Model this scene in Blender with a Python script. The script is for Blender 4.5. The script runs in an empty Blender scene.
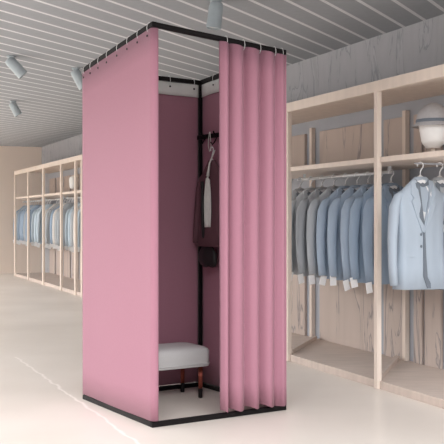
import bpy, bmesh, math, random
from mathutils import Vector, Matrix
random.seed(7)
scene = bpy.context.scene
col = scene.collection

# ------------------------------------------------------------------ camera
CAM_Z, FOC, HOR = 1.06, 928.0, 218.0
cam_d = bpy.data.cameras.new('camera')
cam = bpy.data.objects.new('camera', cam_d)
col.objects.link(cam)
cam.location = (0, 0, CAM_Z)
cam.rotation_euler = (math.pi / 2, 0, 0)
cam_d.sensor_width = 36
cam_d.lens = FOC / 444 * 36
cam_d.shift_y = (HOR - 222) / 444
cam_d.clip_end = 200
scene.camera = cam

# ------------------------------------------------------------------ helpers
def lin(c):
    return tuple(((v / 255) / 12.92 if v / 255 <= 0.04045 else ((v / 255 + 0.055) / 1.055) ** 2.4) for v in c) + (1,)

def mat(name, rgb, rough=0.7, metal=0.0, var=0.05, scale=20.0, spec=0.3, stretch=(1, 1, 1), bump=0.0,
        sheen=0.0, trans=0.0, alpha=1.0):
    m = bpy.data.materials.new(name)
    m.use_nodes = True
    nt = m.node_tree
    b = nt.nodes['Principled BSDF']
    b.inputs['Roughness'].default_value = rough
    b.inputs['Metallic'].default_value = metal
    b.inputs['Specular IOR Level'].default_value = spec
    b.inputs['Sheen Weight'].default_value = sheen
    b.inputs['Transmission Weight'].default_value = trans
    b.inputs['Alpha'].default_value = alpha
    tc = nt.nodes.new('ShaderNodeTexCoord')
    mp = nt.nodes.new('ShaderNodeMapping')
    mp.inputs['Scale'].default_value = stretch
    nz = nt.nodes.new('ShaderNodeTexNoise')
    nz.inputs['Scale'].default_value = scale
    nz.inputs['Detail'].default_value = 4
    rp = nt.nodes.new('ShaderNodeValToRGB')
    c = lin(rgb)
    rp.color_ramp.elements[0].position = 0.3
    rp.color_ramp.elements[1].position = 0.7
    rp.color_ramp.elements[0].color = tuple(v * (1 - var) for v in c[:3]) + (1,)
    rp.color_ramp.elements[1].color = tuple(min(1, v * (1 + var)) for v in c[:3]) + (1,)
    nt.links.new(tc.outputs['Object'], mp.inputs['Vector'])
    nt.links.new(mp.outputs['Vector'], nz.inputs['Vector'])
    nt.links.new(nz.outputs['Fac'], rp.inputs['Fac'])
    nt.links.new(rp.outputs['Color'], b.inputs['Base Color'])
    if bump:
        bp = nt.nodes.new('ShaderNodeBump')
        bp.inputs['Strength'].default_value = bump
        bp.inputs['Distance'].default_value = 0.01
        nt.links.new(nz.outputs['Fac'], bp.inputs['Height'])
        nt.links.new(bp.outputs['Normal'], b.inputs['Normal'])
    return m

class MB:
    """collects shapes and links them as one mesh object"""
    def __init__(self):
        self.bm = bmesh.new()
    def quad_box(self, o, ax, ay, az):
        o, ax, ay, az = map(Vector, (o, ax, ay, az))
        v = [self.bm.verts.new(o + ax * i + ay * j + az * k) for k in (0, 1) for j in (0, 1) for i in (0, 1)]
        for f in ((0, 2, 3, 1), (4, 5, 7, 6), (0, 1, 5, 4), (2, 6, 7, 3), (0, 4, 6, 2), (1, 3, 7, 5)):
            self.bm.faces.new([v[i] for i in f])
        return self
    def bar(self, p, q, w, h, side=None):
        """square-section bar centred on the line p-q"""
        p, q = Vector(p), Vector(q)
        d = (q - p).normalized()
        up = Vector((0, 0, 1)) if abs(d.z) < 0.9 else (Vector(side) if side else Vector((0, 1, 0)))
        s = d.cross(up).normalized()
        u = s.cross(d).normalized()
        return self.quad_box(p - s * w / 2 - u * h / 2, q - p, s * w, u * h)
    def tube(self, pts, r, n=8, closed=False, sx=1.0, sy=1.0):
        pts = [Vector(p) for p in pts]
        rs = r if isinstance(r, (list, tuple)) else [r] * len(pts)
        rings = []
        prev = None
        L = len(pts)
        for i, p in enumerate(pts):
            if closed:
                d = pts[(i + 1) % L] - pts[i - 1]
            else:
                d = pts[min(i + 1, L - 1)] - pts[max(i - 1, 0)]
            d.normalize()
            if prev is None:
                a = Vector((0, 1, 0)) if abs(d.y) < 0.9 else Vector((1, 0, 0))
            else:
                a = prev
            s = (a - d * a.dot(d)).normalized()
            prev = s
            t = d.cross(s)
            rings.append([self.bm.verts.new(p + (s * math.cos(2 * math.pi * k / n) * sx + t * math.sin(2 * math.pi * k / n) * sy) * rs[i]) for k in range(n)])
        m = L if closed else L - 1
        for i in range(m):
            A, B = rings[i], rings[(i + 1) % L]
            for k in range(n):
                self.bm.faces.new((A[k], A[(k + 1) % n], B[(k + 1) % n], B[k]))
        if not closed:
            self.bm.faces.new(list(reversed(rings[0])))
            self.bm.faces.new(rings[-1])
        return self
    def loft(self, rings, cap=True):
        R = [[self.bm.verts.new(Vector(p)) for p in ring] for ring in rings]
        n = len(R[0])
        for i in range(len(R) - 1):
            for k in range(n):
                self.bm.faces.new((R[i][k], R[i][(k + 1) % n], R[i + 1][(k + 1) % n], R[i + 1][k]))
        if cap:
            self.bm.faces.new(list(reversed(R[0])))
            self.bm.faces.new(R[-1])
        return self
    def lathe(self, prof, n=20, c=(0, 0, 0), sy=1.0):
        c = Vector(c)
        return self.loft([[c + Vector((r * math.cos(2 * math.pi * k / n), r * sy * math.sin(2 * math.pi * k / n), z)) for k in range(n)] for r, z in prof])
    def sheet(self, path, z0, z1, th, rows=10, sway=None):
        """hanging cloth with real thickness; path = list of (x,y); z0/z1 lists of bottom/top heights"""
        n = len(path)
        P = [Vector((p[0], p[1], 0)) for p in path]
        N = []
        for i in range(n):
            d = P[min(i + 1, n - 1)] - P[max(i - 1, 0)]
            N.append(Vector((-d.y, d.x, 0)).normalized())
        f, b = [], []
        for j in range(rows + 1):
            u = j / rows
            fr, br = [], []
            for i in range(n):
                q = P[i].copy()
                if sway:
                    q += sway(i / (n - 1), u, N[i])
                q.z = z0[i] + (z1[i] - z0[i]) * u
                fr.append(self.bm.verts.new(q + N[i] * th / 2))
                br.append(self.bm.verts.new(q - N[i] * th / 2))
            f.append(fr); b.append(br)
        for j in range(rows):
            for i in range(n - 1):
                self.bm.faces.new((f[j][i], f[j][i + 1], f[j + 1][i + 1], f[j + 1][i]))
                self.bm.faces.new((b[j][i], b[j + 1][i], b[j + 1][i + 1], b[j][i + 1]))
            self.bm.faces.new((f[j][0], f[j + 1][0], b[j + 1][0], b[j][0]))
            self.bm.faces.new((f[j][-1], b[j][-1], b[j + 1][-1], f[j + 1][-1]))
        for i in range(n - 1):
            self.bm.faces.new((f[0][i], b[0][i], b[0][i + 1], f[0][i + 1]))
            self.bm.faces.new((f[-1][i], f[-1][i + 1], b[-1][i + 1], b[-1][i]))
        return self
    def build(self, name, m, parent=None, smooth=False, bevel=0.0, sub=0, xf=None):
        bm = self.bm
        if xf is not None:
            bm.transform(xf)
        bmesh.ops.recalc_face_normals(bm, faces=bm.faces)
        me = bpy.data.meshes.new(name)
        bm.to_mesh(me)
        bm.free()
        o = bpy.data.objects.new(name, me)
        col.objects.link(o)
        me.materials.append(m)
        if smooth:
            for p in me.polygons:
                p.use_smooth = True
        if bevel:
            md = o.modifiers.new('bevel', 'BEVEL')
            md.width = bevel
            md.segments = 3
            md.limit_method = 'ANGLE'
        if sub:
            md = o.modifiers.new('sub', 'SUBSURF')
            md.levels = md.render_levels = sub
        if parent:
            o.parent = parent
        return o

def tag(o, label=None, cat=None, group=None, kind=None):
    if label: o['label'] = label
    if cat: o['category'] = cat
    if group: o['group'] = group
    if kind: o['kind'] = kind
    return o

def thing(name, loc, label, cat, group=None, rz=0.0):
    e = bpy.data.objects.new(name, None)
    col.objects.link(e)
    e.location = loc
    e.rotation_euler = (0, 0, rz)
    e.empty_display_size = 0.1
    return tag(e, label, cat, group)

def copy_tree(o, parent=None):
    c = o.copy()
    col.objects.link(c)
    if parent: c.parent = parent
    for ch in [x for x in bpy.data.objects if x.parent == o]:
        copy_tree(ch, c)
    return c

# ------------------------------------------------------------------ materials
M = {}
M['pink'] = mat('pink_fabric', (166, 118, 134), 0.65, var=0.02, scale=120, spec=0.15, sheen=0.1)
M['header'] = mat('white_header', (222, 222, 220), 0.7, var=0.03)
M['black'] = mat('black_metal', (22, 19, 20), 0.5, spec=0.15)
M['plastic'] = mat('white_plastic', (225, 225, 225), 0.4)
M['dark_eyelet'] = mat('dark_eyelet', (35, 30, 32), 0.4)
M['seat'] = mat('light_grey_upholstery', (205, 203, 203), 0.8, var=0.03, scale=200)
M['copper'] = mat('copper_metal', (140, 72, 60), 0.3, metal=0.7)
M['wood'] = mat('pale_wood', (226, 212, 200), 0.6, var=0.05, scale=6, stretch=(3, 3, 0.6))
M['plinthwood'] = mat('washed_wood', (203, 188, 178), 0.6, var=0.07, scale=4, stretch=(1, 6, 1))
M['slate'] = mat('slate_board', (176, 180, 188), 0.8, var=0.04, scale=3)  # grey lifted to put the background haze into the recesses
M['beige'] = mat('beige_wall', (232, 216, 203), 0.8, var=0.03, scale=1.2)
M['steel'] = mat('brushed_steel', (214, 216, 218), 0.35, metal=0.4)
M['hook'] = mat('white_hook', (238, 240, 242), 0.4)
M['card'] = mat('white_card', (246, 246, 246), 0.6, var=0.01)
M['lamp'] = mat('pale_lamp_metal', (172, 182, 187), 0.35, metal=0.1, var=0.05)
M['glass'] = mat('lamp_lens', (205, 214, 216), 0.15, spec=0.6)
M['mannequin'] = mat('white_mannequin', (244, 243, 241), 0.55, var=0.01)
M['felt'] = mat('grey_felt', (172, 170, 172), 0.9, scale=60)
M['lining'] = mat('pale_lining', (232, 233, 235), 0.7)
M['darkcloth'] = mat('grey_lining', (112, 120, 130), 0.8)
M['coat'] = mat('plum_wool', (98, 66, 74), 0.9, scale=90)
M['whitecloth'] = mat('white_cloth', (215, 212, 208), 0.8, scale=60)
M['leather'] = mat('black_leather', (38, 34, 36), 0.5, scale=40)
JC = {  # suiting colours paled, background haze painted into the cloth
    'blue': mat('blue_suiting', (158, 174, 192), 0.85, var=0.05, scale=14, stretch=(1, 1, 0.3)),
    'deep': mat('steel_blue_suiting', (148, 166, 186), 0.85, var=0.05, scale=14, stretch=(1, 1, 0.3)),
    'grey': mat('grey_suiting', (168, 174, 180), 0.85, var=0.05, scale=14, stretch=(1, 1, 0.3)),
    'ash': mat('ash_suiting', (176, 181, 186), 0.85, var=0.05, scale=14, stretch=(1, 1, 0.3)),
    'pale': mat('pale_blue_suiting', (190, 205, 216), 0.85, var=0.05, scale=14, stretch=(1, 1, 0.3)),
    'cream': mat('cream_suiting', (212, 208, 204), 0.85, var=0.05, scale=14, stretch=(1, 1, 0.3)),
    'suit': mat('light_blue_grey_suiting', (170, 182, 195), 0.85, var=0.04, scale=14, stretch=(1, 1, 0.3)),
}

def crease_mat(name, rgb, dark, zs=0.5, thr=0.56):
    """bark-like boards: pale ground with dark wandering vertical creases"""
    m = bpy.data.materials.new(name)
    m.use_nodes = True
    nt = m.node_tree
    b = nt.nodes['Principled BSDF']
    b.inputs['Roughness'].default_value = 0.8
    b.inputs['Specular IOR Level'].default_value = 0.2
    tc = nt.nodes.new('ShaderNodeTexCoord')
    mp = nt.nodes.new('ShaderNodeMapping')
    mp.inputs['Scale'].default_value = (3.2, 3.2, zs)
    wv = nt.nodes.new('ShaderNodeTexNoise')
    wv.inputs['Scale'].default_value = 1.8
    wv.inputs['Detail'].default_value = 5
    wv.inputs['Distortion'].default_value = 1.1
    rp = nt.nodes.new('ShaderNodeValToRGB')
    e = rp.color_ramp.elements
    e[0].position, e[0].color = 0.40, lin(rgb)
    e[1].position, e[1].color = 0.70, tuple(v * 0.9 for v in lin(rgb)[:3]) + (1,)
    x = e.new(thr - 0.015); x.color = tuple(v * 0.95 for v in lin(rgb)[:3]) + (1,)
    x = e.new(thr); x.color = lin(dark)
    x = e.new(thr + 0.028); x.color = tuple(v * 1.04 for v in lin(rgb)[:3]) + (1,)
    nt.links.new(tc.outputs['Object'], mp.inputs['Vector'])
    nt.links.new(mp.outputs['Vector'], wv.inputs['Vector'])
    nt.links.new(wv.outputs['Fac'], rp.inputs['Fac'])
    nt.links.new(rp.outputs['Color'], b.inputs['Base Color'])
    bp = nt.nodes.new('ShaderNodeBump')
    bp.inputs['Strength'].default_value = 0.3
    bp.inputs['Distance'].default_value = 0.02
    nt.links.new(wv.outputs['Fac'], bp.inputs['Height'])
    nt.links.new(bp.outputs['Normal'], b.inputs['Normal'])
    return m
M['board'] = crease_mat('creased_wood_board', (198, 183, 174), (142, 136, 136))  # board colours paled to stand in for haze
M['cladding'] = crease_mat('creased_wall_cladding', (182, 182, 186), (152, 154, 160), 0.9)

def floor_mat():
    m = bpy.data.materials.new('polished_cream_stone')
    m.use_nodes = True
    nt = m.node_tree
    L = nt.links.new
    b = nt.nodes['Principled BSDF']
    b.inputs['Roughness'].default_value = 0.32
    b.inputs['Specular IOR Level'].default_value = 0.35
    tc = nt.nodes.new('ShaderNodeTexCoord')
    nz = nt.nodes.new('ShaderNodeTexNoise')
    nz.inputs['Scale'].default_value = 0.8
    nz.inputs['Detail'].default_value = 6
    L(tc.outputs['Object'], nz.inputs['Vector'])
    rp = nt.nodes.new('ShaderNodeValToRGB')
    rp.color_ramp.elements[0].position = 0.3
    rp.color_ramp.elements[1].position = 0.7
    rp.color_ramp.elements[0].color = lin((216, 207, 198))
    rp.color_ramp.elements[1].color = lin((232, 224, 216))
    L(nz.outputs['Fac'], rp.inputs['Fac'])
    # one pale vein crossing the floor beside the booth
    p, q = Vector((-1.572, 7.08, 0)), Vector((-0.42, 4.43, 0))
    d = (q - p).normalized()
    n = Vector((-d.y, d.x, 0))
    def dot(vec):
        k = nt.nodes.new('ShaderNodeVectorMath'); k.operation = 'DOT_PRODUCT'
        k.inputs[1].default_value = vec
        L(tc.outputs['Object'], k.inputs[0])
        return k.outputs['Value']
    def mth(op, a, bb, clamp=False):
        k = nt.nodes.new('ShaderNodeMath'); k.operation = op; k.use_clamp = clamp
        for i, v in enumerate((a, bb)):
            if v is None: continue
            if isinstance(v, (int, float)): k.inputs[i].default_value = v
            else: L(v, k.inputs[i])
        return k.outputs[0]
    nz2 = nt.nodes.new('ShaderNodeTexNoise')
    nz2.inputs['Scale'].default_value = 5
    L(tc.outputs['Object'], nz2.inputs['Vector'])
    wob = mth('MULTIPLY', mth('SUBTRACT', nz2.outputs['Fac'], 0.5), 0.08)
    dist = mth('ABSOLUTE', mth('ADD', mth('SUBTRACT', dot(n), n.dot(p)), wob), None)
    line = mth('SUBTRACT', 1.0, mth('DIVIDE', dist, 0.014), True)
    along = mth('SUBTRACT', dot(d), d.dot(p))
    a0 = mth('GREATER_THAN', along, 0.0)
    line = mth('MULTIPLY', line, a0)
    mx = nt.nodes.new('ShaderNodeMix'); mx.data_type = 'RGBA'
    L(line, mx.inputs['Factor'])
    L(rp.outputs['Color'], mx.inputs['A'])
    mx.inputs['B'].default_value = lin((252, 244, 238))
    L(mx.outputs['Result'], b.inputs['Base Color'])
    return m
M['floor'] = floor_mat()

# ------------------------------------------------------------------ the room, in the frame of the clothes row
O = Vector((0.97, 5.77, 0))
U = Vector((-0.391, 0.920, 0)).normalized()   # along the row, away from the camera
V = Vector((0.920, 0.391, 0)).normalized()    # into the row
def P(s, v, z=0.0):
    return O + U * s + V * v + Vector((0, 0, z))
def s_at(px, v):
    """distance along the row of the upright seen at column px on the line v"""
    k = (px - 222) / FOC
    a = O + V * v
    return (a.x - k * a.y) / (k * U.y - U.x)
ROW_A = math.atan2(U.y, U.x)
CEIL = 2.43
S0, S1, V0, V1 = -8.5, 12.95, -9.0, 0.66
def slab(name, s0, s1, v0, v1, z0, z1, m):
    return tag(MB().quad_box(P(s0, v0, z0), U * (s1 - s0), V * (v1 - v0), (0, 0, z1 - z0)).build(name, m), kind='structure')
slab('floor', S0, S1, V0, V1, -0.1, 0, M['floor'])
slab('wall_right', S0, S1, V1, V1 + 0.12, 0, CEIL, M['cladding'])
slab('wall_back', S1, S1 + 0.12, V0, V1 + 0.12, 0, CEIL, M['beige'])

# slatted ceiling: grey planks with pale joint strips lying at an angle
def ceiling_mat():
    m = bpy.data.materials.new('slatted_ceiling')
    m.use_nodes = True
    nt = m.node_tree
    L = nt.links.new
    b = nt.nodes['Principled BSDF']
    b.inputs['Roughness'].default_value = 0.7
    b.inputs['Specular IOR Level'].default_value = 0.2
    tc = nt.nodes.new('ShaderNodeTexCoord')
    dp = nt.nodes.new('ShaderNodeVectorMath'); dp.operation = 'DOT_PRODUCT'
    dp.inputs[1].default_value = (0.8772, -0.4802, 0)
    L(tc.outputs['Object'], dp.inputs[0])
    def mth(op, a, bb):
        k = nt.nodes.new('ShaderNodeMath'); k.operation = op
        for i, v in enumerate((a, bb)):
            if v is None: continue
            if isinstance(v, (int, float)): k.inputs[i].default_value = v
            else: L(v, k.inputs[i])
        return k.outputs[0]
    x = mth('DIVIDE', mth('ADD', dp.outputs['Value'], 4.225 + 0.1975 * 200.5), 0.1975)
    fr = mth('ABSOLUTE', mth('SUBTRACT', mth('FRACT', x, None), 0.5), None)
    strip = mth('LESS_THAN', fr, 0.075)
    nz = nt.nodes.new('ShaderNodeTexNoise')
    nz.inputs['Scale'].default_value = 25
    L(tc.outputs['Object'], nz.inputs['Vector'])
    rp = nt.nodes.new('ShaderNodeValToRGB')
    rp.color_ramp.elements[0].color = lin((160, 164, 169))
    rp.color_ramp.elements[1].color = lin((170, 174, 179))
    L(nz.outputs['Fac'], rp.inputs['Fac'])
    mx = nt.nodes.new('ShaderNodeMix'); mx.data_type = 'RGBA'
    L(strip, mx.inputs['Factor'])
    L(rp.outputs['Color'], mx.inputs['A'])
    mx.inputs['B'].default_value = lin((226, 227, 229))
    L(mx.outputs['Result'], b.inputs['Base Color'])
    return m
M['ceiling'] = ceiling_mat()
slab('ceiling', -2.2, S1 + 0.12, -4.6, V1 + 0.12, CEIL, CEIL + 0.1, M['ceiling'])

# ------------------------------------------------------------------ open wardrobe row
BAY = 1.115 * 1.0 / 0.9204
def rack(s0, s1, posts, label, back_cols, panels, rails, braces, hw=.020):
    root = thing('open_wardrobe', P((s0 + s1) / 2, 0.3, 0), label, 'wardrobe')
    inv = Matrix.Translation(-root.location)
    def add(mb, name, m, **k):
        return mb.build(name, m, root, xf=inv, **k)
    def bx(s, e, v, w, z, h):
        return MB().quad_box(P(s, v, z), U * (e - s), V * (w - v), (0, 0, h - z))
    add(bx(s0, s1, 0.0, 0.65, 0.0, 0.05), 'plinth', M['plinthwood'], bevel=0.003)
    add(bx(s0, s1, -0.012, 0.03, 1.845, 1.913), 'top_beam', M['wood'], bevel=0.003)
    add(bx(s0, s1, 0.03, 0.65, 1.885, 1.905), 'top_board', M['wood'])
    add(bx(s0, s1, 0.0, 0.62, 1.405, 1.438), 'shelf', M['wood'], bevel=0.003)
    add(bx(s0, s1, 0.64, 0.655, 0.05, 1.885), 'back_board', M['slate'])
    for s in posts:
        add(bx(s - hw, s + hw, -0.018, 0.014, 0.0, 1.845), 'post', M['wood'], bevel=0.003)
    for s in back_cols:
        add(bx(s - 0.02, s + 0.02, 0.60, 0.638, 0.05, 1.405), 'back_post', M['wood'], bevel=0.003)
        add(bx(s - 0.02, s + 0.02, 0.60, 0.638, 1.438, 1.82), 'back_post', M['wood'], bevel=0.003)
    for (a, b) in panels:
        add(bx(a, b, 0.615, 0.639, 0.05, 0.58), 'lower_panel', M['board'], bevel=0.003)
        add(bx(a, b, 0.615, 0.639, 1.438, 1.78), 'upper_panel', M['board'], bevel=0.003)
    for (a, b) in rails:
        r = add(MB().tube([P(a, 0.3, 1.365), P(b, 0.3, 1.365)], 0.0125, 12), 'hanging_rail', M['steel'], smooth=True)
        for e in (a + 0.03, b - 0.03):
            MB().bar(P(e, 0.3, 1.375), P(e, 0.3, 1.406), 0.02, 0.02).build('bracket', M['steel'], r, xf=inv)
    for s in braces:
        add(MB().bar(P(s + 0.03, 0.03, 0.066), P(s + 0.66, 0.58, 0.066), 0.035, 0.03), 'floor_brace', M['plinthwood'])
    return root

SPLIT = 4.2
front_posts = [BAY * k for k in range(-1, 11)]
def ss(pxs, v=0.62):
    return [s_at(x, v) for x in pxs]
rp_right = [tuple(sorted(ss(p))) for p in ((288, 305), (320, 378), (384, 404.5), (414, 422), (425, 441), (446, 500))]
rack(-1.6, SPLIT, [s for s in front_posts if s < SPLIT],
     'large open pale wood wardrobe with shelf and hanging rail right of the booth',
     [s_at(312.5, .62), s_at(406, .62), s_at(480, .62)], rp_right, [(0.3, 1.56), (1.75, 3.4)], [0.0, BAY])
lp = []
for i in range(14):
    a = SPLIT + 0.15 + i * 0.56
    lp.append((a, a + 0.44))
rack(SPLIT + 0.02, 12.15, [s for s in front_posts if s > SPLIT] + [s_at(76, 0)],
     'far open pale wood wardrobe row standing on the floor left of the booth',
     [s_at(43.5, .62) + 1.0, s_at(75.5, .62)], lp, [(s_at(84, .3), s_at(67, .3)), (s_at(64, .3), s_at(45, .3)), (s_at(42, .3), s_at(20, .3))], [], .034)

# ------------------------------------------------------------------ jackets
def ell(cx, z, hw, hd, n=20, p=2.6, cy=0.0):
    out = []
    for k in range(n):
        t = 2 * math.pi * k / n
        c, s = math.cos(t), math.sin(t)
        out.append((cx + hw * math.copysign(abs(c) ** (2 / p), c), cy + hd * math.copysign(abs(s) ** (2 / p), s), z))
    return out

def jacket(name, m, label, cat='jacket', group=None, detail=True, tagged=True, seed=0, coat=1.0, lapels=True):
    """a suit jacket on a hanger; origin at the top of the hook, x across the shoulders, front towards -y"""
    rnd = random.Random(seed)
    root = thing(name, (0, 0, 0), label, cat, group)
    b = MB()
    secs = [(-.088, .040, .026), (-.115, .070, .034), (-.145, .105, .042), (-.178, .143, .048), (-.205, .166, .052), (-.25, .172, .056),
            (-.38, .160, .058), (-.50, .160, .060), (-.62, .176, .064), (-.755, .190, .068)]
    rings = []
    for i, (z, w, d) in enumerate(secs):
        zz = z if z > -.2 else -.2 + (z + .2) * coat
        R = ell(0, zz, w, d, 28)
        if i > 3:
            R = [(x, y + 0.006 * math.sin(x * 70 + seed) * (i - 3) / 3, q) for x, y, q in R]
        rings.append(R)
    b.loft(rings)
    b.build('torso', m, root, smooth=True)
    for sg in (-1, 1):
        L = -.2 - .53 * coat
        pts = [(sg * .120, 0, -.178), (sg * .158, 0, -.212), (sg * .184, -.004, -.27), (sg * .196, -.01, -.37),
               (sg * .204, -.016, -.2 + .5 * (L + .2)), (sg * .208, -.03, -.2 + .75 * (L + .2)), (sg * .204, -.045, L)]
        sl = MB().tube(pts, [.020, .036, .042, .041, .038, .035, .032], 14, sx=1.12, sy=0.80).build('sleeve', m, root, smooth=True)
        if tagged and sg == -1:
            c = Vector(pts[-1])
            tz = rnd.uniform(-.014, .02); th_ = rnd.uniform(-.3, .3)
            MB().quad_box(c + Vector((-.03, -.005, -.068 - tz)), (.048 * math.cos(th_), 0, .048 * math.sin(th_)), (0, .003, 0), (-.07 * math.sin(th_), 0, .07 * math.cos(th_))).build('price_tag', M['card'], sl)
    # hanger: arms and hook
    h = MB()
    h.tube([(-.13, 0, -.178), (-.06, 0, -.118), (0, 0, -.084), (.06, 0, -.118), (.13, 0, -.178)], [.006, .009, .01, .009, .006], 8)
    hg = h.build('hanger', M['plastic'], root, smooth=True)
    pts = [(0, 0, -.085), (0, 0, -.055)]
    for k in range(9):
        a = math.radians(-60 + k * 32)
        pts.append((.0 + .021 * math.cos(a), 0, -.021 + .0 + .021 * math.sin(a)))
    MB().tube(pts, .0042, 8).build('hook', M['hook'], hg, smooth=True)
    if detail:
        # shirt-pale lining in the neck, lapels, buttons, pocket flaps
        def ypos(z):
            for (z1, w1, d1), (z2, w2, d2) in zip(secs, secs[1:]):
                if z <= z1 and z >= z2:
                    t = (z1 - z) / (z1 - z2)
                    return -(d1 + (d2 - d1) * t)
            return -.07
        def wpos(z):
            for (z1, w1, d1), (z2, w2, d2) in zip(secs, secs[1:]):
                if z <= z1 and z >= z2:
                    return w1 + (w2 - w1) * (z1 - z) / (z1 - z2)
            return .19
        def plate(poly, off, th):
            q = MB()
            def yy(x, z):
                return ypos(z) * max(.2, 1 - (abs(x) / wpos(z)) ** 2.6) ** (1 / 2.6)
            f = [q.bm.verts.new((x, yy(x, z) - off - th, z)) for x, z in poly]
            k = [q.bm.verts.new((x, yy(x, z) - off + 0.006, z)) for x, z in poly]
            n = len(poly)
            q.bm.faces.new(f); q.bm.faces.new(list(reversed(k)))
            for i in range(n):
                q.bm.faces.new((f[i], k[i], k[(i + 1) % n], f[(i + 1) % n]))
            return q
        plate([(-.055, -.118), (0, -.105), (.06, -.118), (.055, -.2), (.03, -.30), (.0, -.385), (-.03, -.30), (-.055, -.2)], 0.0, .003).build('lining', M['lining'], root)
        plate([(-.05, -.105), (.05, -.105), (.052, -.135), (.0, -.15), (-.052, -.135)], 0.002, .004).build('collar', M['darkcloth'], root)
        plate([(-.075, -.115), (-.045, -.108), (-.03, -.22), (.006, -.40), (-.012, -.42), (-.05, -.33), (-.085, -.235), (-.068, -.215), (-.088, -.19)], 0.004, .006).build('lapel', m, root)
        plate([(.045, -.108), (.075, -.115), (.088, -.19), (.068, -.215), (.085, -.235), (.05, -.33), (-.002, -.42), (-.008, -.40), (.03, -.22)], 0.008, .006).build('lapel', m, root)
        plate([(-.004, -.42), (.006, -.40), (.012, -.55), (.02, -.68), (.06, -.748), (.02, -.748), (-.006, -.68)], 0.001, .003).build('front_gap_shade', M['darkcloth'], root)  # dark strip painted as the shaded gap of the open front
        plate([(-.052, -.125), (-.026, -.13), (-.018, -.24), (.002, -.385), (-.034, -.33)], 0.008, .003).build('lining', M['darkcloth'], root)  # dark inner lining with the lapel's shadow painted in
        for z in (-.43, -.50):
            MB().lathe([(.0075, 0), (.0085, .002), (.006, .004)], 12).build('button', M['darkcloth'], root,
                xf=Matrix.Translation((-.022, ypos(z) - .002, z)) @ Matrix.Rotation(math.pi / 2, 4, 'X'))
        for sg in (-1, 1):
            plate([(sg * .06, -.535), (sg * .135, -.53), (sg * .135, -.56), (sg * .06, -.565)], 0.0, .004).build('pocket_flap', m, root)
    return root

def orient(root, loc, ax):
    """put a jacket's hook at loc with its shoulder line along the horizontal direction ax"""
    root.location = loc
    root.rotation_euler = (0, 0, math.atan2(ax.y, ax.x))

RZ = 1.365 + 0.016
right = [(.31, 'deep'), (.445, 'deep'), (.597, 'blue'), (.742, 'blue'), (.90, 'blue'), (1.067, 'grey'), (1.247, 'grey'), (1.422, 'ash'), (1.60, 'ash')]
names = {
    0: 'steel blue suit jacket half hidden behind the tall post nearest the light blue suit',
    1: 'steel blue suit jacket on the rail, second from the tall post at its right',
    2: 'blue suit jacket on the rail, third from the tall post, white tag below',
    3: 'blue suit jacket on the rail, fourth from the tall post at its right',
    4: 'blue suit jacket on the rail, last blue one before the grey jackets',
    5: 'grey suit jacket on the rail, first grey one next to the blue jackets',
    6: 'grey suit jacket on the rail, second from the blue jackets',
    7: 'ash grey suit jacket on the rail, second from the pink booth',
    8: 'ash grey suit jacket on the rail, closest to the pink booth edge',
}
for i, (s, c) in enumerate(right):
    j = jacket('suit_jacket', JC[c], names[i], group='suit jackets on the rail right of the booth', seed=i)
    tw = random.Random(i).uniform(-.12, .12)
    ax = (V + U * tw).normalized()
    orient(j, P(s, 0.30, RZ), ax)

# face-out arm with the light blue suit and two behind
arm_s = -0.305
arm = thing('face_out_arm', P(arm_s, 0.1, 1.405), 'grey metal display arm under the shelf holding the light blue suit', 'clothes rail')
MB().tube([P(arm_s, .06, 1.385) - arm.location, P(arm_s, .60, 1.385) - arm.location], .005, 10).build('arm_rod', M['slate'], arm, smooth=True)
MB().bar(P(arm_s, .5, 1.388) - arm.location, P(arm_s, .5, 1.405) - arm.location, .02, .02).build('bracket', M['steel'], arm)
for i, (v, c, lab, dx) in enumerate([
        (.10, 'suit', 'light blue grey suit jacket facing out, buttons and lapels in full view', 0),
        (.24, 'grey', 'grey jacket hanging directly behind the light blue grey suit jacket', 0),
        (.37, 'ash', 'ash grey jacket at the back of the display arm, behind two others', 0)]):
    j = jacket('suit_jacket', JC[c], lab, group='jackets on the display arm', seed=20 + i, tagged=False)
    j.scale = (.9, .9, 1)
    orient(j, P(arm_s, v, 1.385 + .008), (Vector((1, 0.22, 0))).normalized())

# far jackets left of the booth
def run(px0, px1, n, cols, place, rail):
    for i in range(n):
        x = px0 + (px1 - px0) * (i + .5) / n
        s = s_at(x, .08)
        c = cols[i % len(cols)]
        cn = {'deep': 'steel blue', 'blue': 'blue', 'grey': 'grey', 'ash': 'ash grey', 'pale': 'pale blue', 'cream': 'cream'}[c]
        o = ['first', 'second', 'third', 'fourth', 'fifth', 'sixth', 'seventh', 'eighth'][i]
        j = jacket('suit_jacket', JC[c], '%s jacket, %s from the left %s' % (cn, o, place), group='jackets on the far rails left of the booth', detail=False, seed=40 + i)
        orient(j, P(s, .30, RZ), (V + U * random.Random(i + n).uniform(-.1, .1)).normalized())
run(13, 27, 7, ['deep', 'grey', 'deep', 'blue'], 'in the farthest bay by the beige wall', 0)
run(31, 38, 3, ['pale'], 'in the narrow gap of the second farthest bay', 0)
run(42, 59, 7, ['cream', 'ash', 'grey', 'deep'], 'in the bay of cream and grey jackets', 0)
run(64, 78, 5, ['pale', 'pale', 'ash', 'cream'], 'in the far bay touching the booth edge', 0)

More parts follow.
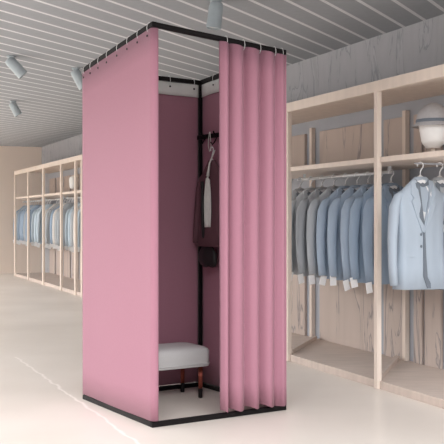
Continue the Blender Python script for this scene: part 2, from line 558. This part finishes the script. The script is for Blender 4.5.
# ------------------------------------------------------------------ mannequin heads and hat on the shelf
def head(loc, label, rz=0.0, sc=1.0):
    r = thing('mannequin_head', loc, label, 'mannequin', rz=rz)
    r.scale = (sc, sc, sc)
    MB().lathe([(.045, 0), (.045, .012), (.012, .018), (.011, .05)], 20).build('stand', M['wood'], r, smooth=True)
    b = MB()
    prof = [(.036, .040, 0), (.042, .05, 0), (.056, .060, -.006), (.066, .08, -.010), (.071, .12, -.008), (.073, .155, -.002), (.074, .185, .004), (.068, .215, .008), (.05, .238, .01), (.024, .25, .01)]
    b.loft([[(rr * math.cos(2 * math.pi * k / 24), off + rr * 1.18 * math.sin(2 * math.pi * k / 24) - (0.014 * math.exp(-((z - .14) / .022) ** 2) if abs(2 * math.pi * k / 24 - 1.5 * math.pi) < .1 else 0), z) for k in range(24)] for rr, z, off in prof])
    b.build('face', M['mannequin'], r, smooth=True)
    return r
hp = P(s_at(433, .2), .2, 1.438)
head(hp, 'white mannequin head on a short stand on the shelf, wearing a grey hat', rz=.5, sc=1.08)
hat = thing('felt_hat', hp + Vector((0, 0, .178)), 'grey pointed felt hat on the mannequin head on the shelf', 'hat', rz=.5)
MB().lathe([(.098, .004), (.120, -.008), (.122, -.004), (.102, .010), (.096, .02), (.094, .05), (.080, .088), (.05, .118), (.02, .134), (.005, .137)], 28, sy=1.12).build('crown', M['felt'], hat, smooth=True)
MB().lathe([(.0965, .016), (.0985, .018), (.0965, .036), (.0945, .036)], 28, sy=1.12).build('hat_band', M['darkcloth'], hat, smooth=True)
head(P(s_at(74, .15), .15, 1.438), 'white mannequin head on the far shelf beside the booth edge', rz=.2, sc=.95)

# ------------------------------------------------------------------ ceiling spot lamps
def spot(px, y_c, label, tilt, length, dirx):
    d = (CEIL - CAM_Z) * FOC / (HOR - y_c)
    loc = Vector(((px - 222) / FOC * d, d, CEIL))
    r = thing('ceiling_spotlight', loc, label, 'ceiling lamp', 'spotlights on the slatted ceiling')
    MB().lathe([(.038, 0), (.038, -.012), (.010, -.016), (.010, -.045)], 18).build('mount', M['lamp'], r, smooth=True)
    A = Matrix.Translation((0, 0, -.05)) @ Matrix.Rotation(dirx, 4, 'Z') @ Matrix.Rotation(tilt, 4, 'Y')
    MB().lathe([(.02, .035), (.040, .03), (.046, .0), (.048, -length), (.042, -length), (.040, -length + .02), (.0, -length + .02)][:6], 22).build('lamp_body', M['lamp'], r, smooth=False, xf=A)
    MB().lathe([(.041, -length + .015), (.030, -length + .005), (.005, -length + .002)], 18).build('lens', M['glass'], r, smooth=True, xf=A)
    return r
spot(11, 56, 'grey cylindrical ceiling spotlight, larger of the two far left', -.75, .15, .2)
spot(13, 101, 'small grey ceiling spotlight, farthest one low on the ceiling', -.5, .13, .2)
spot(76, 68, 'grey ceiling spotlight partly hidden by the top left booth corner', -.5, .15, .2)
spot(216, 0, 'pale glassy ceiling spotlight above the black front rail', .12, .13, 0)

# ------------------------------------------------------------------ changing booth
F = Vector((-.351, 4.684, 0)); Lc = Vector((-.817, 5.435, 0)); R = Vector((.356, 5.123, 0)); B = Vector((-.134, 5.855, 0))
HF, HL, HR, HB = 2.054, 1.940, 1.988, 1.925
T = .026
cen = (F + Lc + R + B) / 4
def inset(p, k=T * .72):
    return p + (cen - p).normalized() * k
Fi, Li, Ri, Bi = inset(F), inset(Lc), inset(R), B.copy()
POST_IN = .036
frame = thing('changing_booth', cen, 'tall black metal tube frame carrying the pink curtains in the middle of the floor', 'changing booth')
fx = Matrix.Translation(-cen)
def zz(p, h): return Vector((p.x, p.y, h))
corn = {'F': (Fi, HF), 'L': (Li, HL), 'R': (Ri, HR), 'B': (Bi, HB)}
for k in 'FLRB':
    p, h = corn[k]
    q = corn[{'F': 'R', 'L': 'B', 'R': 'F', 'B': 'L'}[k]][0]
    sd = (q - p).normalized()
    if k != 'B': p = inset(p, POST_IN)
    MB().bar(zz(p, T), zz(p, h - T), T * (1.6 if k == 'B' else .9), T * (1.6 if k == 'B' else .9), side=sd).build('post', M['black'], frame, xf=fx, bevel=.002)
for a, b in ('LF', 'FR', 'LB', 'BR'):
    (p, hp_), (q, hq) = corn[a], corn[b]
    e = (q - p).normalized() * T * .5
    MB().bar(zz(p - e, hp_ - T / 2), zz(q + e, hq - T / 2), T, T).build('top_rail', M['black'], frame, xf=fx, bevel=.002)
    MB().bar(zz(p - e, T / 2), zz(q + e, T / 2), T, T).build('base_rail', M['black'], frame, xf=fx, bevel=.002)

def lerp_h(p, a, b):
    """height of the underside of the top rail between corners a and b at plan point p"""
    (pa, ha), (pb, hb) = corn[a], corn[b]
    d = pb - pa
    t = max(0, min(1, (p - pa).dot(d) / d.dot(d)))
    return ha + (hb - ha) * t - T

def along_px(px, A, Bq):
    k = (px - 222) / FOC
    d = Bq - A
    return (A.x - k * A.y) / (k * d.y - d.x)

def add_ring(cur, p, top, rail_dir, inv, n_out, eye_drop=.035, eyelet=True):
    """white hook ring looping over the rail at plan point p; eyelet through the cloth"""
    q = MB()
    side = Vector((-rail_dir.y, rail_dir.x, 0)).normalized()
    pts = []
    for k in range(16):
        a = 2 * math.pi * k / 16
        pts.append(zz(p, top + T / 2 - .008) + side * (.0185 * math.cos(a)) + Vector((0, 0, .030 * math.sin(a) * (1.0 if math.sin(a) > 0 else .9))))
    q.tube(pts, .0016, 6, closed=True)
    q.build('ring', M['plastic'], cur, smooth=True, xf=inv)
    if eyelet:
        e = MB()
        c = zz(p, top - eye_drop) + n_out
        rot = n_out.normalized().to_track_quat('Z', 'Y').to_matrix().to_4x4()
        e.lathe([(.0055, -.001), (.0065, .001), (.004, .0025), (.002, .0025)], 12)
        e.build('eyelet', M['dark_eyelet'], cur, smooth=True, xf=inv @ Matrix.Translation(c) @ rot)

# side curtain on the left, wrapping round the front corner
dLF = (Fi - Li).normalized(); nL = Vector((-dLF.y, dLF.x, 0)) * -1
if nL.dot(cen - Fi) > 0: nL = -nL
dFR = (Ri - Fi).normalized(); nF = Vector((dFR.y, -dFR.x, 0))
if nF.dot(cen - Fi) > 0: nF = -nF
off = .013
path = []
a0 = Li + nL * off - dLF * .015
a1 = Fi + nL * off - dLF * .016
for i in range(41):
    path.append(a0.lerp(a1, i / 40))
c0 = Fi + (nL * 0 - dLF * .02)
corner = Fi + dFR * .0 - dLF * .02
rad = .024
cc = a1 - nL * rad
for i in range(1, 13):
    t = i / 12 * math.radians(125)
    path.append(cc + nL * rad * math.cos(t) + dLF * rad * math.sin(t))
hs = [lerp_h(p, 'L', 'F') - .004 for p in path]
cur = thing('booth_curtain', zz((a0 + a1) / 2, 0), 'flat smooth pink curtain closing the left side of the booth', 'curtain')
inv = Matrix.Translation(-cur.location)
MB().sheet([(p.x, p.y) for p in path], [T + .004] * len(path), hs, .003, 14,
           sway=lambda t, u, n: n * (.003 * math.sin(t * 9 + 1) * (1 - u * .6))).build('curtain_panel', M['pink'], cur, smooth=True, xf=inv)
MB().sheet([(p.x, p.y) for p in [q - nL * .006 for q in path[2:39]]], [h - .085 for h in hs[2:39]], [h - .001 for h in hs[2:39]], .003, 3).build('header_strip', M['header'], cur, smooth=True, xf=inv)
for px in (85.5, 92.7, 100.6, 109.2, 119.5, 129.7, 140, 150):
    t = along_px(px, Li, Fi)
    p = Li.lerp(Fi, max(.01, min(.985, t)))
    add_ring(cur, p, lerp_h(p, 'L', 'F'), dLF, inv, nL * .0165)

# front curtain drawn to the right in folds
cur = thing('booth_curtain', zz(Fi.lerp(Ri, .75), 0), 'pleated pink curtain drawn to the right across the booth front', 'curtain')
inv = Matrix.Translation(-cur.location)
W = (Ri - Fi).length
bounds = [along_px(x, Fi, Ri) for x in (217.5, 229, 245, 261, 276)] + [1.0 + .010]
path = []
for a, b in zip(bounds, bounds[1:]):
    n = 16
    for i in range(n):
        u = i / n
        # soft swell then a quick tuck back behind the next pleat
        x = a + (b - a) * u
        y = math.sin(math.pi * min(1, u / .80) ** .9) if u < .80 else -0.9 * math.sin(math.pi * (u - .80) / .20)
        path.append(Fi + dFR * W * x + nF * (.016 + .036 * (y if x < .93 else abs(y) * .6)))
path.append(Fi + dFR * W * bounds[-1] + nF * .004)
path.append(Fi + dFR * (W * bounds[-1] + .004) - nF * .012)
path.append(Fi + dFR * (W * bounds[-1] - .002) - nF * .026)
# smooth
for _ in range(2):
    path = [path[0]] + [(path[i - 1] + path[i] * 2 + path[i + 1]) / 4 for i in range(1, len(path) - 1)] + [path[-1]]
n = len(path)
hs, lo = [], []
for i, p in enumerate(path):
    t = (p - Fi).dot(dFR) / W
    sag = min(abs(t - b) for b in bounds) * W
    hs.append(lerp_h(p, 'F', 'R') - .004 - sag * .22)
    lo.append(T + .003 + (.016 * (.5 + .5 * math.cos(sag / .05 * math.pi)) + .004 if t < .9 else 0))
def flare(t, u, nn):
    return nF * (.004 * math.sin(t * 23) * (1 - u)) + dFR * (.006 * math.sin(t * 14 + 2) * (1 - u) * min(1, (1 - t) * 5))
MB().sheet([(p.x, p.y) for p in path], lo, hs, .003, 14, sway=flare).build('curtain_panel', M['pink'], cur, smooth=True, xf=inv)
for px in (225.7, 243, 259, 274, 285):
    t = min(.985, along_px(px, Fi, Ri))
    p = Fi.lerp(Ri, t)
    add_ring(cur, p, lerp_h(p, 'F', 'R'), dFR, inv, nF * .02, eyelet=False)

# two inner curtains closing the back sides
def back_curtain(a, b, label, pxs):
    pa, pb = corn[a][0], corn[b][0]
    d = (pb - pa).normalized()
    n_in = Vector((-d.y, d.x, 0))
    if n_in.dot(cen - pa) < 0: n_in = -n_in
    cur = thing('booth_curtain', zz((pa + pb) / 2, 0), label, 'curtain')
    inv = Matrix.Translation(-cur.location)
    A, Bq = pa + d * .022, pb - d * .022
    path = [A.lerp(Bq, i / 50) + n_in * (.004 * math.sin(i / 50 * 15)) for i in range(51)]
    hs = [lerp_h(p, a, b) - .003 for p in path]
    MB().sheet([(p.x, p.y) for p in path], [T + .004] * 51, hs, .003, 12).build('curtain_panel', M['pink'], cur, smooth=True, xf=inv)
    MB().sheet([(p.x, p.y) for p in [q + n_in * .006 for q in path]], [h - .080 for h in hs], [h - .001 for h in hs], .003, 3).build('header_strip', M['header'], cur, smooth=True, xf=inv)
    for px in pxs:
        t = along_px(px, pa, pb)
        p = pa.lerp(pb, t)
        add_ring(cur, p, lerp_h(p, a, b), d, inv, n_in * .0135, eye_drop=.032)
back_curtain('L', 'B', 'shaded pink back curtain with white header band, behind the bench', (120, 145, 169, 193))
back_curtain('B', 'R', 'shaded pink inner curtain with white header band, behind the hanging coat', (215, 235, 258))

# ------------------------------------------------------------------ bench
bl = thing('bench', F + Vector((-.10, .55, 0)), 'low light grey upholstered bench with copper legs inside the booth', 'bench')
ea = (Lc - F).normalized(); eb = (R - F).normalized()
def bp(a, b, z=0): return F + ea * a + eb * b + Vector((0, 0, z)) - bl.location
a_f, a_b, b_l, b_r = .50, .80, .07, .655
q = MB()
def rrect(z, g):
    out = []
    A0, A1, B0, B1 = a_f + g, a_b - g, b_l + g, b_r - g
    rr = .045
    for (ca, cb, st) in ((A0 + rr, B1 - rr, 0), (A1 - rr, B1 - rr, 1), (A1 - rr, B0 + rr, 2), (A0 + rr, B0 + rr, 3)):
        for k in range(6):
            t = (k / 5 + st) * math.pi / 2
            out.append(bp(ca - rr * math.cos(t), cb + rr * math.sin(t), z))
    return out
q.loft([rrect(.190, .008), rrect(.192, .002), rrect(.198, 0), rrect(.280, 0), rrect(.292, .006), rrect(.302, .022), rrect(.308, .055), rrect(.312, .10)])
seat = q.build('seat', M['seat'], bl, smooth=True)
MB().tube(rrect(.208, -.001), .0035, 6, closed=True).build('piping', M['seat'], seat, smooth=True)
for a in (.55, .765):
    for b in (.12, .605):
        lg = MB()
        for o in (-.010, .010):
            lg.tube([bp(a, b + o, .19), bp(a, b + o * .8, .01)], .0045, 10)
        lg.bar(bp(a, b, .19), bp(a, b, .02), .012, .004)
        leg = lg.build('leg', M['copper'], bl, smooth=True)
        MB().lathe([(.010, 0), (.0125, .004), (.0135, .05), (.012, .055)], 16, bp(a, b, 0)).build('foot', M['black'], leg, smooth=True)

# ------------------------------------------------------------------ things hanging in the booth
dBR = (Ri - Bi).normalized()
nBR = Vector((-dBR.y, dBR.x, 0))
if nBR.dot(cen - Bi) < 0: nBR = -nBR
def wp(t, o, z): return zz(Bi + dBR * t + nBR * o, z)
def tp(px, o):
    a = Bi + nBR * o
    k = (px - 222) / FOC
    return (a.x - k * a.y) / (k * dBR.y - dBR.x)
rk = thing('hook_rail', wp(.15, .02, 1.57), 'black hook rail inside the booth beside the back corner post', 'hook rail')
iv = Matrix.Translation(-rk.location)
MB().bar(wp(.0, .024, 1.565), wp(.42, .024, 1.565), .012, .028).build('rail', M['black'], rk, xf=iv, bevel=.002)
for t in (.10, .24, .38):
    MB().tube([wp(t, .03, 1.572), wp(t, .045, 1.57), wp(t, .055, 1.575), wp(t, .058, 1.588)], .005, 8).build('hook', M['black'], rk, xf=iv, smooth=True)
    MB().tube([wp(t, .03, 1.555), wp(t, .05, 1.52), wp(t, .066, 1.505), wp(t, .078, 1.52)], .004, 8).build('hook', M['black'], rk, xf=iv, smooth=True)
tl = tp(209.5, .06)
lo_ = thing('garment_loop', wp(tl, .06, 1.52), 'thin pale hanging loop of two cords on the booth hook rail', 'loop')
iv = Matrix.Translation(-lo_.location)
MB().tube([wp(tl, .06, 1.585), wp(tl - .008, .062, 1.54), wp(tl - .014, .06, 1.50), wp(tl, .06, 1.465), wp(tl + .018, .06, 1.50), wp(tl + .014, .062, 1.54), wp(tl + .006, .06, 1.585)], .0025, 6).build('cord', M['whitecloth'], lo_, xf=iv, smooth=True)
j = jacket('hanging_coat', M['coat'], 'dark plum coat hanging from the hook rail inside the booth', 'coat', detail=False, tagged=False, seed=77, coat=.82)
j.scale = (.70, .60, .92)
orient(j, wp(tp(212, .07), .07, 1.49), dBR)
# white garment draped over the coat
tc_ = tp(208.5, .115)
wc = thing('white_shirt', wp(tc_, .115, 1.2), 'white shirt draped over the front of the dark plum coat', 'shirt')
iv = Matrix.Translation(-wc.location)
pa = []
for i in range(25):
    u = i / 24
    pa.append(Bi + dBR * (tc_ - .045 + .09 * u) + nBR * (.112 + .006 * math.sin(u * 16)))
MB().sheet([(p.x, p.y) for p in pa], [1.005] * 25, [1.32 - .09 * abs(i / 24 - .35) for i in range(25)], .004, 12,
           sway=lambda t, u, n: dBR * (-.030 * (1 - u) + (t - .35) * -.05 * u ** 2)).build('shirt_front', M['whitecloth'], wc, smooth=True, xf=iv)
MB().tube([wp(tc_ - .012, .062, 1.47), wp(tc_ - .012, .10, 1.39), wp(tc_ - .012, .113, 1.31)], [.004, .005, .010], 8).build('collar_tape', M['whitecloth'], wc, smooth=True, xf=iv)
tb = tp(208, .07)
bg = thing('handbag', wp(tb, .07, .79), 'black soft leather bag hanging low beside the back corner post', 'bag')
iv = Matrix.Translation(-bg.location)
rings = []
for z, w, dd in ((.765, .05, .016), (.772, .085, .026), (.80, .10, .034), (.835, .098, .032), (.865, .08, .026), (.89, .055, .016), (.90, .03, .01)):
    rings.append([wp(tb + w * math.cos(a) * .95, .07 + dd * math.sin(a) * (1 + .12 * math.sin(5 * a)), z + .006 * math.sin(3 * a)) for a in [2 * math.pi * k / 24 for k in range(24)]])
MB().loft(rings).build('bag_body', M['leather'], bg, smooth=True, xf=iv)
MB().tube([wp(tb + .03, .13, 1.28), wp(tb + .025, .125, 1.05), wp(tb + .01, .11, .95), wp(tb, .07, .885)], .010, 8).build('strap', M['leather'], bg, smooth=True, xf=iv)

# ------------------------------------------------------------------ light: world ambience plus added area fills beyond the shortened ceiling
w = bpy.data.worlds.new('daylight')
scene.world = w
w.use_nodes = True
bgn = w.node_tree.nodes['Background']
bgn.inputs['Color'].default_value = (1.0, 0.985, 0.97, 1)
bgn.inputs['Strength'].default_value = 1.25
def area(name, loc, target, sx, sy, power, color=(1, 1, 1)):
    l = bpy.data.lights.new(name, 'AREA')
    l.shape = 'RECTANGLE'; l.size = sx; l.size_y = sy
    l.energy = power; l.color = color
    o = bpy.data.objects.new(name, l)
    col.objects.link(o)
    o.location = loc
    o.rotation_euler = (Vector(target) - Vector(loc)).to_track_quat('-Z', 'Y').to_euler()
    return o
area('side_fill', P(4.0, -8.5, 5.2), P(3.5, -1.5, 0.6), 14, 4.0, 820, (.98, .99, 1))  # added area fill from the left, no real skylight there
area('far_side_fill', P(11.0, -8.0, 4.5), P(12.0, -.5, 0.8), 6, 3.5, 1000, (1, .99, .98))  # added unseen light that brightens the far end of the row
area('entrance_fill', P(-7.5, -3.5, 5.5), P(0.5, -1.2, 0.4), 8, 4.0, 620, (.98, .99, 1))  # added fill behind the camera, not an actual opening

scene.view_settings.view_transform = 'Standard'
scene.view_settings.look = 'None'
scene.view_settings.gamma = 1
scene.view_settings.use_curve_mapping = False
scene.view_settings.exposure = 0.15
